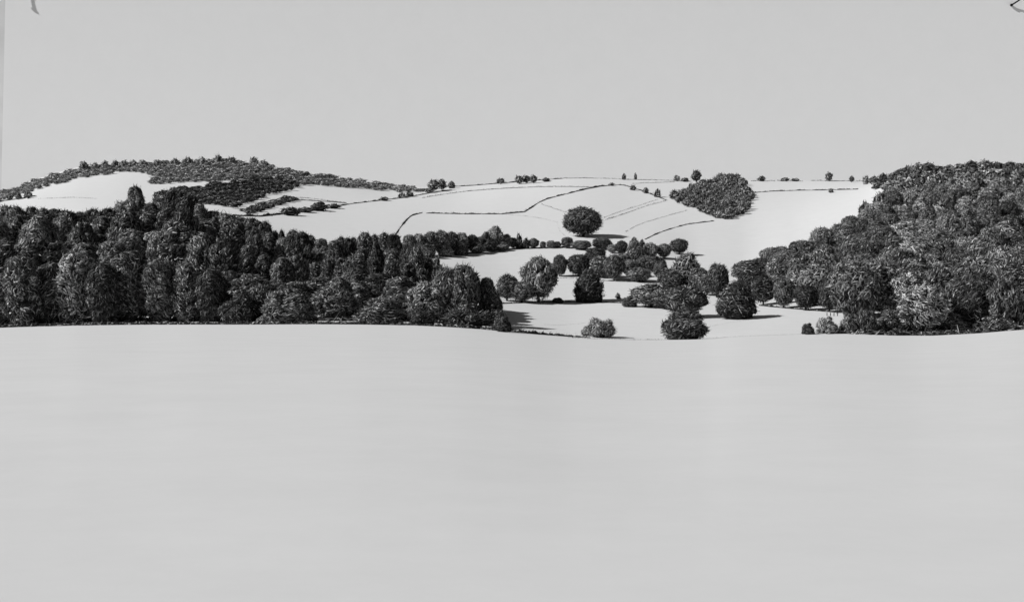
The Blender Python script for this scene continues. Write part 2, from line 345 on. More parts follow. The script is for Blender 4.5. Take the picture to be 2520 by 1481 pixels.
# ------------------------------------------------------------------ single trees and bushes of the valley floor
B, C_, T_ = 'bush', 'conifer', 'broadleaf_tree'
for a in [
 (T_, 538.5, 301.5, 36, 256, 'oval', M_MID, 'tall pale egg-shaped tree with dark trunk, standing left in the middle field'),
 (T_, 507, 300.5, 22, 273, 'flatstroke', M_MID, 'small grey tree between the dark wood end and the tall egg-shaped tree'),
 (T_, 522, 301.8, 25, 281, 'round', M_MID, 'low round tree tucked against the left foot of the tall egg-shaped tree'),
 (B, 558, 302.6, 12, 297, 'bushcurl', M_DARK, 'small black bush just right of the tall egg-shaped tree'),
 (C_, 588.5, 301.5, 30, 268, 'spire', M_DARK, 'dark bushy conifer alone in the middle field, wide at its foot'),
 (B, 618, 298.5, 6, 292, 'farbush', M_LIGHT, 'tiny pale shrub alone on the white middle field'),
 (T_, 560, 276, 15, 254, 'oval', M_DARK, 'narrow dark oval tree at left end of the row behind the middle field'),
 (T_, 579, 276, 23, 254, 'round', M_DARK, 'round scribbled tree second from left in the row behind the middle field'),
 (T_, 600, 277.5, 20, 255, 'round', M_DARK, 'round tree behind the top of the lone dark conifer'),
 (T_, 614, 280, 22, 253.5, 'diag', M_DARK, 'large dark tree casting a black shadow, in the row behind middle field'),
 (T_, 631, 277, 17, 259, 'round', M_MID, 'grey round tree right of the large dark tree in the back row'),
 (T_, 646, 270, 18, 255, 'round', M_MID, 'grey tree above and behind the pale round tree in the back row'),
 (T_, 639, 281.5, 23, 267, 'round', M_LIGHT, 'pale round tree in front of the back row of the middle field'),
 (T_, 661, 279.5, 15, 260, 'diag', M_DARK, 'dark narrow tree left of the big leaning tree'),
 (T_, 684, 288, 33, 252, 'spire', M_MID, 'big tree leaning right with a ragged pointed head'),
 (T_, 698, 290, 22, 267, 'round', M_DARK, 'dark round tree in front of the big leaning tree, beside the pine'),
 (C_, 717, 297, 22, 262.5, 'diag', M_DARK, 'black pine with bare trunk and spiky head at the right of the middle trees'),
 (T_, 651, 307, 42, 283, 'flatstroke', M_DARK, 'broad dark spreading tree with a long black shadow beneath it'),
 (B, 629, 306.5, 16, 295, 'bushcurl', M_DARK, 'dark low bush at left foot of the broad spreading tree'),
 (T_, 685, 317, 40, 284, 'round', M_DARK, 'large dark round tree standing behind the grey domed front bush'),
 (B, 684, 339, 48, 307, 'bushcurl', M_MID, 'large grey domed bush at the near edge of the field, biggest of the edge bushes', 'bush', None, None, None, 0.0, 1.0, .12),
 (C_, 736, 318, 40, 280.5, 'spire', M_DARK, 'dark ragged conifer with long shadow to its right across the white field'),
 (T_, 763, 304.5, 24, 274, 'flatstroke', M_DARK, 'dark tree with clear short trunk right of the ragged conifer'),
 (T_, 751, 283, 37, 260, 'round', M_DARK, 'wide scribbled tree at the left tip of the right-hand wood'),
 (T_, 770.5, 262, 21, 247, 'oval', M_LIGHT, 'pale dome-shaped tree rising behind the left tip of the right-hand wood'),
 (T_, 777, 276, 16, 258.5, 'round', M_DARK, 'dark round tree in front of the pale dome-shaped tree'),
 (T_, 794.5, 253, 10, 241, 'round', M_DARK, 'small ball-shaped tree at the upper left edge of the right-hand wood'),
 (T_, 784, 307.5, 19, 277, 'round', M_MID, 'grey tree on the lower edge of the right wood, nearest the trunked tree'),
 (T_, 806, 310, 23, 284.5, 'round', M_DARK, 'round dark tree on the lower edge of the right wood beside the white field'),
 (T_, 829.5, 311.5, 23, 275.5, 'diag', M_DARK, 'tall dark tree at the right end of the wood edge above the white field'),
 (B, 808, 333.8, 13, 322.5, 'bushcurl', M_DARK, 'small dark ball-shaped bush alone at the near field edge'),
 (B, 827, 333, 21, 316, 'bushcurl', M_LIGHT, 'pale round bush right of the small dark ball-shaped bush'),
 (B, 601, 336.8, 31, 317, 'bush', M_LIGHT, 'pale leafy bush alone in the dip of the near field edge'),
 (B, 585.5, 335.3, 10, 325.5, 'bush', M_LIGHT, 'little spiky tuft at the left side of the pale leafy bush'),
 (T_, 922, 331, 47, 285, 'round', M_MID, 'large grey round tree at the front edge of the right-hand wood'),
 (T_, 885, 316, 27, 288, 'flatstroke', M_DARK, 'dark hollow tree just left of the large round front tree'),
 (B, 848, 332.5, 20, 312, 'bush', M_MID, 'wispy bush next to the pale round bush'),
 (B, 866, 332.5, 26, 307, 'bush', M_DARK, 'wispy dark bush midway between the pale bush and the large round tree'),
 (B, 889, 331.5, 28, 308, 'bushcurl', M_DARK, 'dark bush at the left foot of the large round front tree'),
 (T_, 965, 327, 44, 277, 'diag', M_DARK, 'tall dark tree with slanting white strokes right of the large round tree'),
 (T_, 1005, 325, 42, 275, 'bush', M_MID, 'tall tree of upright streaks at the right end of the near wood'),
 (B, 953, 329.5, 30, 312, 'bushcurl', M_DARK, 'dark low bush at the right foot of the large round front tree'),
 (B, 997, 328.5, 34, 313, 'bushcurl', M_DARK, 'dark low mound of bush at the right end of the field edge'),
 (T_, 857, 311, 30, 270, 'bush', M_MID, 'grey feathery tree behind the wispy bushes of the right wood'),
 (T_, 909, 300, 54, 259, 'diag', M_DARK, 'very dark broad tree behind the large round front tree'),
 (T_, 592, 271, 20, 252, 'round', M_DARK, 'dark tree between two round trees in the back row'),
 (T_, 623, 271, 18, 253, 'round', M_MID, 'grey tree behind the gap right of the large dark tree'),
 (T_, 656, 274, 18, 256, 'round', M_DARK, 'dark tree above the dark narrow tree, left of the leaning tree'),
 (T_, 670, 290, 22, 268, 'round', M_DARK, 'dark tree at the left foot of the big leaning tree'),
 (T_, 668, 309, 28, 287, 'round', M_DARK, 'dark tree joining the broad spreading tree to the large round one'),
 (T_, 707, 295, 18, 272, 'round', M_DARK, 'dark low tree touching the left side of the black pine'),
 (T_, 744, 300, 22, 279, 'round', M_DARK, 'dark tree behind the ragged conifer at the right wood tip'),
 (T_, 762, 276, 24, 257, 'round', M_DARK, 'dark rounded tree below the pale dome-shaped tree'),
 (T_, 583.5, 238, 0, 0, None, None, None)]:
    if a[5] is None: continue
    if 'leaning' in a[7] and 'big tree' in a[7]: plant(*a, lean=.12)
    elif a[0] == B and len(a) < 9: plant(*a, cat='bush', sunk=.08)
    else: plant(*a)
plant(T_, 583.5, 236.5, 36, 206.5, 'round', M_MID, 'broad dark round tree alone on the hillside, black shadow to its right')

# trees standing along the hedge below the hillside
band = [(409, 254, 12, 234, 0), (419, 254.5, 15, 233, 0), (431, 255, 16, 231, 1), (442, 254, 17, 229.5, 1), (452, 253, 15, 231, 1), (462, 252, 13, 232, 0), (472, 252, 12, 234, 1), (481, 250.5, 12, 236, 1), (486, 250, 9, 231, 1), (495.5, 249, 14, 225.5, 0),
        (506, 249, 11, 233.5, 0), (513, 248.5, 8, 237, 1), (519, 248.5, 8, 232, 2), (526, 248.5, 9, 237, 2), (533.5, 248, 10, 237.5, 1), (543, 248, 6, 241, 1), (551, 248, 9, 240, 0), (557, 247.5, 8, 241, 1)]
for i, (px, b, w, t, k_) in enumerate(band):
    plant(C_ if k_ == 2 else T_, px, b, w, t, ('far', 'round', 'farcone')[k_] if k_ else 'round', (M_MID, M_DARK, M_DARK)[k_],
          f'{ORD[i]} small {"pointed" if k_ == 2 else "dark" if k_ else "grey"} tree from the left in the hedge line below the hillside', group='trees in the hedge line below the hillside')
for i, (px, b, w, t) in enumerate([(428, 257, 17, 243), (445, 256, 17, 243), (461, 254.5, 16, 242), (477, 253, 16, 242), (490, 251.5, 16, 239), (502, 250.5, 14, 241)]):
    plant('bush', px, b, w, t, 'bushcurl', M_MID if i % 2 else M_DARK, f'{ORD[i]} low bush from the left at the foot of the hedge-line trees', 'bush', 'bushes at the foot of the hedge line')
rowb = [(567, 248, 11, 236.5, M_DARK, 'small dark round tree at left end of the upper clump row'), (581.5, 249.5, 19, 240, M_MID, 'low wide bushy tree second in the upper clump row'),
        (602, 249, 19, 237, M_DARK, 'wide flat-topped tree third in the upper clump row'), (596, 259, 20, 247, M_DARK, 'very dark low tree under the wide flat-topped tree'),
        (612.5, 253, 10, 244, M_MID, 'little grey tree right of the wide flat-topped tree'), (622, 254, 12, 240, M_DARK, 'round striped tree left of the pointed grey tree'),
        (634, 259, 14, 236.5, M_MID, 'pointed pear-shaped grey tree in the upper clump row'), (642, 256, 9, 239, M_DARK, 'black round-headed tree right of the pear-shaped tree'),
        (650.5, 258, 14, 242, M_MID, 'round scribbled tree right of the black round-headed tree'), (664, 258, 14, 243, M_MID, 'round tree second from right in the upper clump row'),
        (679, 254, 17, 238, M_DARK, 'dark round tree at the right end of the upper clump row')]
for px, b, w, t, m_, lab in rowb: plant(T_, px, b, w, t, 'spire' if 'pear' in lab else 'round', m_, lab)

# ------------------------------------------------------------------ the left-hand wood
OUT = [(-40, 207), (0, 207), (15, 206), (30, 207), (50, 208), (65, 211), (85, 210), (95, 206), (106, 208), (117, 203), (124, 203), (150, 200), (160, 193), (172, 190), (184, 192), (195, 197), (207, 206), (217, 210), (226, 213), (236, 215), (246, 217), (255, 219), (264, 223), (276, 230), (292, 230), (307, 235), (320, 234), (331, 237), (345, 233), (352, 234), (361, 236), (370, 230), (381, 231), (395, 237), (405, 240), (415, 246), (425, 252), (437, 258), (450, 264), (470, 268), (480, 275)]
ox = np.array([a[0] for a in OUT]); oy = np.array([a[1] for a in OUT])
def outline(px): return float(np.interp(px, ox, oy))
plant(T_, 136, 0, 24, 186, 'tall', M_MID, 'tall grey rounded tree rising above the top of the left-hand wood', D=335)
i = 0; px = -20.0; row = []
while px < 447:
    if px > 258:
        row.append((px, random.uniform(14, 20), outline(px) + random.uniform(-3, 4), random.choice(('spire', 'talldiag', 'talldiag', 'tall')))); px += random.uniform(8, 12)
    elif px > 150: row.append((px, random.uniform(24, 32), outline(px) + random.uniform(-1.5, 3), random.choice(('talldiag', 'tall')))); px += random.uniform(11, 15)
    else: row.append((px, random.uniform(22, 32), outline(px) + random.uniform(-1.5, 3), random.choice(('tall', 'talldiag')))); px += random.uniform(11, 15)
for i, (px, w, t, k_) in enumerate(row):
    con = px > 258
    seen = [r for r in row if (r[0] > 258) == con and r[0] <= px and r[0] > -12]
    nm = max(0, len(seen) - 1)
    plant(C_ if con else T_, px, 0, w, t, k_, M_DARK if con or random.random() < .6 else M_MID,
          (f'{ORD[nm]} dark narrow conifer from the left along the top edge of the left-hand wood' if con else f'{ORD[nm]} rounded tree from the left along the top edge of the left-hand wood'),
          group='conifers along the top edge of the left wood' if con else 'rounded trees along the top edge of the left wood', D=random.uniform(320, 335) if px < 400 else random.uniform(265, 300))
for D, dt, s in ((292, 15, 34), (255, 36, 36), (226, 60, 34)):
    px = -25.0 + D % 7
    while px < (455 if D > 240 else 480):
        con = px > 235 and D > 240
        Dr = far_d(D); bpy_ = CY - ground(px, Dr) / Dr * F
        t = outline(px) + dt * (bpy_ - outline(px)) / 108 + random.uniform(-6, 6)
        w = s * random.uniform(.8, 1.2) * (.65 if con else 1)
        zone = 'left end' if px < 110 else ('middle' if px < 250 else 'right half')
        plant(C_ if con else T_, px, 0, w, t, random.choice(('spire', 'talldiag', 'tall')) if con else random.choice(('tall', 'talldiag')), M_DARK if random.random() < (.5 if px < 130 else .85) else M_MID,
              f'dark {"conifer" if con else "scribbled tree"} packed inside the {zone} of the left-hand wood', group=f'{"conifers" if con else "trees"} packed inside the {zone} of the left wood', D=D + random.uniform(-9, 9), sunk=.12)
        px += w * random.uniform(.55, .75)
front = [(-6, 40, 268, 'talldiag', 0), (22, 36, 255, 'tall', 0), (48, 34, 262, 'talldiag', 0), (75, 38, 252, 'tall', 0), (104, 36, 262, 'talldiag', 0), (131, 40, 250, 'tall', 0), (160, 36, 258, 'talldiag', 0), (186, 34, 262, 'tall', 0), (211, 32, 268, 'talldiag', 0)]
for i, (px, w, t, k_, _) in enumerate(front):
    plant(T_, px, 0, w, t, k_, M_DARK if i % 3 else M_MID, f'{ORD[i]} tree from the left along the front of the left-hand wood', group='front trees of the left-hand wood', D=195 + random.uniform(-3, 5), sunk=.16)
for a in [(T_, 262, 39, 283, 'round', M_DARK, 'dark leafy tree in the wood front just left of the flecked bush'),
          (B, 240, 44, 290, 'bushcurl', M_DARK, 'black bush with white flecks midway along the front of the left wood'),
          (B, 284, 50, 286, 'bushcurl', M_MID, 'large flecked grey bush at the front of the left wood'),
          (B, 303, 30, 300, 'bushcurl', M_MID, 'smaller flecked bush leaning on the large flecked grey bush'),
          (T_, 335, 44, 286, 'round', M_DARK, 'very dark tree below the conifers in the front of the wood'),
          (B, 382, 54, 296, 'bushcurl', M_MID, 'wide domed bush below the conifers at the front of the left wood'),
          (B, 422, 34, 308, 'bush', M_DARK, 'low dark rounded bush right of the wide domed bush'),
          (T_, 428, 44, 281, 'round', M_MID, 'grey rounded tree behind the low dark rounded bush'),
          (T_, 464, 36, 264, 'round', M_MID, 'pale-topped broad tree near the right end of the left-hand wood'),
          (T_, 446, 26, 266, 'round', M_DARK, 'dark rounded tree behind the pale-topped broad tree'),
          (C_, 487, 19, 277, 'tall', M_DARK, 'black ragged conifer at the right end of the left-hand wood'),
          (B, 470, 54, 302, 'bush', M_DARK, 'large dark bush of fanned strokes at the right end of the wood')]:
    n_, px, w, t, k_, m_, lab = a
    plant(n_, px, 0, w, t, k_, m_, lab, cat='bush' if n_ == B else 'tree', D=(188 if n_ == B else 205) + random.uniform(-2, 3), sunk=.05 if n_ == B else .14)
for px, b, w, t, k_, lab in [(474, 318, 26, 281, 'round', 'dark round tree added behind the black ragged conifer to cast shade'), (490, 318.5, 16, 290, 'bush', 'black bush added behind the foot of the black ragged conifer to cast shade'),
      (480, 313, 24, 281, 'round', 'dark tree added at the back corner of the left wood end to cast shade'), (496, 323, 14, 297, 'bushcurl', 'dark low bush added at the right corner of the left wood to cast shade'), (500, 327, 16, 309, 'bushcurl', 'lowest dark bush added to cast shade where the left wood shadow begins')]:
    plant(B if 'bush' in lab else T_, px, b, w, t, k_, M_DARK, lab, cat='bush' if 'bush' in lab else 'tree', sunk=.08, deep=2.0)  # extra plants, stretched in depth, added to thicken the wood's cast shadow
for px, b, t in ((494, 311, 285), (491, 314, 286), (495, 317, 289), (493, 320, 293), (496, 323, 297), (494, 326, 302), (499, 329.5, 309), (503, 331.5, 315)):
    plant(B, px, b, random.uniform(13, 17), t, 'bushcurl', M_DARK, 'dark bush added to cast shade at the right corner of the left-hand wood', 'bush', 'bushes added to shade the right corner of the left wood', sunk=.06, deep=2.4)  # bushes added and deepened to close the gaps in the corner's shadow
for i, px in enumerate((262, 274, 287, 300)):
    plant('shrub', px, 0, 13, 315, 'bushcurl', M_LIGHT, f'{ORD[i]} pale low shrub from the left at the foot of the flecked bushes', 'shrub', 'pale shrubs at the foot of the flecked bushes', D=184)

# ------------------------------------------------------------------ the wooded hill on the right
POLY = [(764, 284), (774, 268), (798, 257), (831, 246), (850, 233), (863, 221), (877, 209), (893, 195), (903, 181), (930, 177), (1060, 175), (1060, 322), (850, 330), (846, 314), (800, 302), (772, 298)]
def inside(p, poly):
    x, y = p; c = False
    for (x1, y1), (x2, y2) in zip(poly, poly[1:] + poly[:1]):
        if (y1 > y) != (y2 > y) and x < (x2 - x1) * (y - y1) / (y2 - y1) + x1: c = not c
    return c
D = 236.0; nfill = 0
while D < 980:
    px = 778 + random.uniform(0, 12)
    while px < 1052:
        Dj = D * random.uniform(.97, 1.03); Dr = far_d(Dj); b = CY - ground(px, Dr) / Dr * F
        hm = random.uniform(7.0, 9.5) if D < 700 else random.uniform(7, 9); wpx = random.uniform(.75, 1.25) * 8.4 / Dj * F
        if inside((px, b), POLY):
            zone = 'lower slope' if b > 262 else ('middle slope' if b > 215 else 'upper slope')
            side = 'near its left edge' if px < 800 + (300 - b) * .9 + 30 else 'deep inside'
            far = wpx < 17
            tone = random.random(); m_ = M_DARK if tone < (.45 if D < 480 else .22) else (M_MID if tone < .88 else M_LIGHT)
            word = {'foliage_dark': 'dark', 'foliage_mid': 'grey', 'foliage_light': 'pale'}[m_.name]
            plant(T_, px, 0, wpx, b - hm / Dj * F, 'far' if far else ('round' if m_ is M_LIGHT else random.choice(('round', 'round', 'oval', 'diag'))), m_,
                  f'{word} scribbled tree on {zone} of right wooded hill, {side}', group=f'{word} trees on the {zone} of the right wooded hill, {side}', D=Dj, sunk=.1)
            nfill += 1
        px += wpx * random.uniform(.7, .95)
    D *= 1.105
crest = [(866, 182.5, 6, 174.5), (874, 182, 9, 175), (883, 181.5, 9, 172.5), (893, 180, 12, 172), (901, 178, 11, 167.5), (909, 176, 12, 164.5), (918, 174, 12, 160.5), (928, 174, 13, 161.5), (939, 174, 11, 165), (949, 173, 11, 163.5), (960, 172, 11, 163), (971, 171, 13, 160), (985, 171, 15, 158.5), (998, 171, 12, 161), (1009, 171, 11, 160.5), (1019, 171, 10, 162.5), (1029, 171, 12, 161)]
for i, (px, b, w, t) in enumerate(crest):
    plant(T_, px, b + 1.5, w * 1.15, t, 'far', M_DARK if i % 3 else M_MID, f'{ORD[i]} small tree from the left along the crest of the right-hand wooded hill', group='trees along the crest of the right hill', D=None if px < 895 else random.uniform(960, 1040), sunk=.2)
for i, (px, b, w, t) in enumerate([(887, 190, 13, 181), (894, 186, 13, 176.5), (900, 184, 13, 174)]):
    plant(T_, px, b, w, t, 'far', M_MID, f'{ORD[i]} small tree from the left on the upper left shoulder of the right wooded hill', group='trees on the upper left shoulder of the right hill', sunk=.2)
plant('bush', 878, 188.5, 14, 181.5, 'farbush', M_MID, 'flat grey bush on the field just left of the right wooded hill', 'bush')

# ------------------------------------------------------------------ far skyline trees
for a in [
 (C_, 624, 179.5, 4.5, 172.5, 'farcone', 'small pointed tree on the skyline, left of a pair above the fields'),
 (C_, 635.5, 179.5, 3.5, 172, 'farcone', 'thin pointed tree on the skyline, right of a pair above the fields'),
 ('bush', 677, 181, 7, 174.5, 'farbush', 'small bush on the skyline left of the tall square tree'),
 ('bush', 685, 181.5, 9, 177, 'farbush', 'low bush on the skyline touching the tall square tree'),
 (T_, 696.5, 182, 10, 169, 'far', 'tall square-headed tree on the skyline beside the oval wood'),
 (T_, 500.5, 184, 9, 177.5, 'far', 'small tree on the skyline hedge left of the bushy group'),
 (T_, 519, 184, 9, 174.5, 'far', 'left tree of the bushy group on the middle skyline'),
 (T_, 526, 183, 9, 174, 'far', 'middle tree of the bushy group on the middle skyline'),
 (T_, 533.5, 183, 9, 174, 'far', 'right tree of the bushy group on the middle skyline'),
 ('bush', 546, 181.5, 9, 177, 'farbush', 'low bush on the skyline right of the bushy group'),
 (T_, 434, 191, 13, 178.5, 'far', 'pale round tree on the skyline at the end of the far wood'),
 (T_, 442, 190, 10, 178.5, 'far', 'pale tree on the skyline touching the round one at the far wood end'),
 ('bush', 451.5, 188, 8, 180.5, 'farcone', 'pointed bush on the skyline hedge right of the pale round tree'),
 ('bush', 429, 192.5, 10, 187, 'farbush', 'low bush under the pale round skyline tree'),
 ('bush', 402, 197.5, 9, 192, 'farbush', 'spiky bush on the long hedge left of the skyline trees'),
 ('bush', 410, 196.5, 9, 191, 'farbush', 'rounded bush on the long hedge nearest the skyline trees'),
 ('bush', 384, 200.5, 11, 196, 'farbush', 'low bush on the long hedge well left of the skyline trees'),
 ('bush', 761.5, 181, 9, 175, 'farbush', 'small dark bush on the skyline right of the oval wood'),
 ('bush', 785, 181, 10, 177, 'farbush', 'left of two flat shrubs on the skyline above the blank field'),
 ('bush', 795, 181, 10, 177.5, 'farbush', 'right of two flat shrubs on the skyline above the blank field'),
 (T_, 829, 181, 8, 171, 'far', 'lone oval tree on the skyline above the blank right field'),
 (T_, 851.5, 182, 5.5, 175, 'far', 'small lone tree on the skyline nearest the right wooded hill'),
 ('bush', 831, 192.5, 6, 188, 'farbush', 'tiny dark bush on the hedge across the blank right field'),
 (T_, 10, 200, 7, 194, 'far', 'small tree at the left end of the hedge on the far left field'),
 (T_, 18, 199.5, 7, 191.5, 'far', 'middle small tree on the hedge of the far left field'),
 (T_, 28, 198.5, 9, 190.5, 'far', 'right small tree on the hedge of the far left field'),
 ('bush', 290, 215, 21, 206, 'farbush', 'round bush on the lower far hedge near the dark conifers'),
 ('bush', 305, 212, 20, 206.5, 'farbush', 'low bush between two round bushes on the lower far hedge'),
 ('bush', 319, 210.5, 21, 201, 'farbush', 'tallest round bush on the lower far hedge'),
 ('bush', 333, 208, 18, 203, 'farbush', 'low bush right of the tallest round bush on the lower far hedge'),
 ('bush', 579 + 54, 190, 7, 184.5, 'farbush', 'upper shrub on the short hedge running into the oval wood'),
 ('bush', 645.5, 193, 7, 186.5, 'farbush', 'spiky shrub midway on the short hedge running into the oval wood'),
 ('bush', 657.5, 197, 8, 188, 'farbush', 'last shrub on the short hedge before the oval wood'),
 ('bush', 611.5, 185.5, 7, 182, 'farbush', 'grass-like tuft where the field hedges meet below the skyline'),
]:
    n_, px, b, w, t, k_, lab = a
    plant(n_, px, b, w, t, k_, M_MID if 'pale' not in lab else M_LIGHT, lab, cat='tree' if n_ in (T_, C_) else 'bush')
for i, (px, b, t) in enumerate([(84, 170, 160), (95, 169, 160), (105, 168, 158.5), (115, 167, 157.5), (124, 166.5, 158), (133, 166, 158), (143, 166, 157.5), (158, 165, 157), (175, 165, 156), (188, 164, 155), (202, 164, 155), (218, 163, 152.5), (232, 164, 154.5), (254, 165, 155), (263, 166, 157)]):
    plant(T_, px, b + 1.2, random.uniform(8, 12), t + random.uniform(.6, 2.4), 'far', M_FAR, f'{ORD[i]} small tree from the left standing up along the far left ridge', group='trees along the far left ridge', sunk=.3)

# ------------------------------------------------------------------ far woods that read as one mass each
def wood(name, poly, dx, dy, hpx, wpx, label, keys=('far',), mat=M_FAR, core=M_CORE):
    geo = Geo(); xs = [p[0] for p in poly]; ys = [p[1] for p in poly]
    y = min(ys)
    while y <= max(ys):
        x = min(xs) + random.uniform(0, dx)
        while x <= max(xs):
            p = (x + random.uniform(-1, 1), y + random.uniform(-1, 1))
            if inside(p, poly):
                D_ = hit(*p); w = wpx * random.uniform(.75, 1.25) / F * D_; h = hpx * random.uniform(.75, 1.3) / F * D_
                src = random.choice(CROWN[random.choice(keys)]); o = at(p[0], D_); a = random.choice((0, 1.57, 3.14, 4.71)) + random.uniform(-.5, .5)
                v = np.concatenate(src.v); c, s = math.cos(a), math.sin(a)
                v = np.stack([(v[:, 0] * c - v[:, 1] * s) * w, (v[:, 0] * s + v[:, 1] * c) * w, (v[:, 2] - .06) * h], 1) + o
                n0 = geo.n; geo.v.append(v); geo.f += [tuple(i_ + n0 for i_ in q_) for q_ in src.f]; geo.m += src.m; geo.n += len(v)
            x += dx
        y += dy
    return tag(geo.build(name, [core, mat]), label, 'wood', kind='stuff')
reg('mass', 'round', 60, .42, .10, 'flat', 4, 160, .25, ico(0))
reg('massdiag', 'round', 150, .36, .075, 'diag', 4, 180, .3, ico(1))
reg('massany', 'round', 110, .34, .085, 'any', 4, 170, .25, ico(1))
RIDGE = [(-40, 206), (0, 194.5), (20, 187), (45, 179), (85, 169), (130, 166), (200, 163), (222, 161.5), (260, 165), (300, 174), (350, 181), (400, 188), (432, 191.5), (400, 193), (360, 188.5), (325, 186), (300, 185), (262, 179), (220, 181), (175, 183), (152, 185), (150, 182), (158, 177), (142, 173), (110, 174), (85, 178), (45, 187), (12, 198), (0, 202), (-40, 214)]
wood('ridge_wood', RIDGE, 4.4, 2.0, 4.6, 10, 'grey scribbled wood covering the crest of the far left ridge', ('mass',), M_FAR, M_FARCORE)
LOWER = [(150, 198), (165, 193), (200, 188), (232, 184), (262, 180), (300, 183), (298, 188), (282, 193), (264, 198), (248, 203), (236, 209), (222, 207), (200, 204), (175, 204)]
wood('hanging_wood', LOWER, 4.8, 2.4, 5.5, 10.5, 'darker wood sloping down behind the left-hand wood to the far fields', ('mass',), M_MID)
wood('thin_wood', [(240, 212), (262, 205), (285, 198), (300, 199), (285, 204), (268, 209), (250, 215)], 4, 2, 4, 9, 'thin grey strip of wood below the darker sloping wood', ('massany',), M_MID)
wood('oval_wood', [(668, 199), (680, 194), (700, 187), (718, 180), (734, 177), (747, 185), (752.5, 200), (748, 211), (734, 220), (718, 219), (698, 211), (680, 204)], 4.4, 2.3, 7.5, 9.0, 'dark oval wood on the hillside below the skyline', ('massdiag',), M_MID)

# ------------------------------------------------------------------ hedges and field lines
def hedge(name, pts, tk, label, cat='hedge', mat=M_HEDGE, tall=1.0, dens=1.0, kind=None, k=K, core=True, dm=150, taper=1.0):
    """a hedge draped on the ground along a line; tk = how tall and thick it is, in pixels of a 1024-wide view"""
    P = []; pts = [(a / k, b / k) for a, b in pts]
    for (x1, y1), (x2, y2) in zip(pts[:-1], pts[1:]):
        m = max(2, int(math.hypot(x2 - x1, y2 - y1) / 1.6))
        for i in range(m): P.append((x1 + (x2 - x1) * i / m, y1 + (y2 - y1) * i / m))
    P.append(pts[-1])
    geo = Geo(); W = []; HH = []
    for x, y in P:
        D_ = hit(x, y + .2, dm); W.append(at(x, D_)); HH.append(tk / F * D_ * random.uniform(.5, 1.2) * (.8 + .35 * math.sin(x * .55 + y) * math.sin(x * .23)))
    W = np.array(W); HH = np.array(HH) * np.linspace(1, taper, len(HH))
    W[1:-1] = (W[:-2] + 2 * W[1:-1] + W[2:]) / 4
    d = np.gradient(W, axis=0); d[:, 2] = 0; d /= np.linalg.norm(d, axis=1)[:, None] + 1e-9
    s = np.stack([-d[:, 1], d[:, 0], 0 * d[:, 0]], 1)
    prof = [(-.55, -.25), (-.5, .35), (-.2, .8), (.2, .8), (.5, .35), (.55, -.25)]
    if tk > 1.25:
        HH = HH * .8
        v = np.concatenate([np.stack([W[i] + s[i] * HH[i] * a * random.uniform(.8, 1.2) + np.array([0, 0, HH[i] * b * tall * random.uniform(.8, 1.2)]) for a, b in prof]) for i in range(len(W))])
        m = len(prof); f = [(i * m + j, i * m + j + 1, (i + 1) * m + j + 1, (i + 1) * m + j) for i in range(len(W) - 1) for j in range(m - 1)]
        f += [tuple(range(m)), tuple((len(W) - 1) * m + j for j in range(m))[::-1]]
        geo.add(v, f, 0)
    n_ = int(len(W) * 9 * dens); idx = RNG.integers(0, len(W), n_)
    th = RNG.uniform(.1, 3.04, n_); h = HH[idx]
    nrm = s[idx] * np.cos(th)[:, None] + np.array([0, 0, 1.0]) * np.sin(th)[:, None]
    p = W[idx] + nrm * (h * np.array([.62])) [:, None] * np.array([1, 1, 1.25 * tall]) + d[idx] * (RNG.uniform(-1, 1, n_) * h)[:, None]
    hm = float(np.median(HH))
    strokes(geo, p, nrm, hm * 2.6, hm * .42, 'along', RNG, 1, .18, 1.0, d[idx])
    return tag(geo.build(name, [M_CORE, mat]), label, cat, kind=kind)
H = hedge
H('hedgerow', [(1090, 453), (1160, 449), (1230, 448), (1300, 443), (1380, 438)], 1.8, 'bushy dark hedge along the middle skyline under the bushy tree group')
H('hedgerow', [(1380, 437), (1440, 436), (1480, 435), (1530, 440.5), (1600, 442), (1640, 443), (1700, 445)], 1.0, 'thin line of hedge along the skyline passing under the pair of pointed trees')
H('hedgerow', [(570, 530), (640, 532), (700, 525), (760, 518), (800, 511)], 3.0, 'thick dark hedge carrying round bushes behind the left-hand wood')
H('hedgerow', [(800, 511), (870, 500), (920, 494), (1000, 485), (1060, 474), (1110, 467)], 1.7, 'long dark hedge climbing from the round bushes to the skyline trees')
H('hedgerow', [(1040, 486), (1100, 476), (1157, 469), (1240, 463), (1324, 459), (1400, 458.5), (1455, 460)], 1.1, 'thin curved hedge crossing the hill just below the middle skyline')
H('hedgerow', [(640, 500), (690, 487), (750, 492), (800, 495), (850, 499)], 1.6, 'grey hedge under the far white field left of the skyline trees')
H('hedgerow', [(700, 483), (760, 487), (810, 493), (848, 498)], 1.0, 'thin upper hedge almost touching the grey hedge under the far white field', mat=M_FAINT)
H('hedgerow', [(970, 581), (980, 566), (990, 552), (1002, 538), (1013, 529), (1038, 523)], 1.5, 'short hedge rising steeply from the dark conifer tops')
H('hedgerow', [(1052, 524), (1100, 525), (1140, 526), (1190, 526), (1235, 526), (1290, 521)], 1.9, 'dark level hedge across the middle of the hillside')
H('hedgerow', [(1290, 521), (1310, 508), (1325, 498), (1345, 489), (1375, 481), (1400, 475), (1440, 465), (1475, 458), (1500, 456)], 2.0, 'dark hedge bending up the hill from the level hedge to the top')
H('hedgerow', [(1500, 453), (1535, 455), (1560, 462), (1588, 471), (1610, 480), (1640, 492)], 1.5, 'ragged short hedge sloping down into the oval wood')
H('hedgerow', [(1334, 502), (1360, 511), (1391, 521)], 1.1, 'very short thin hedge running to the lone round hillside tree')
H('hedgerow', [(1488, 534), (1515, 524), (1541, 515), (1580, 503), (1618, 490)], 1.0, 'upper thin line of the double hedge right of the lone round tree')
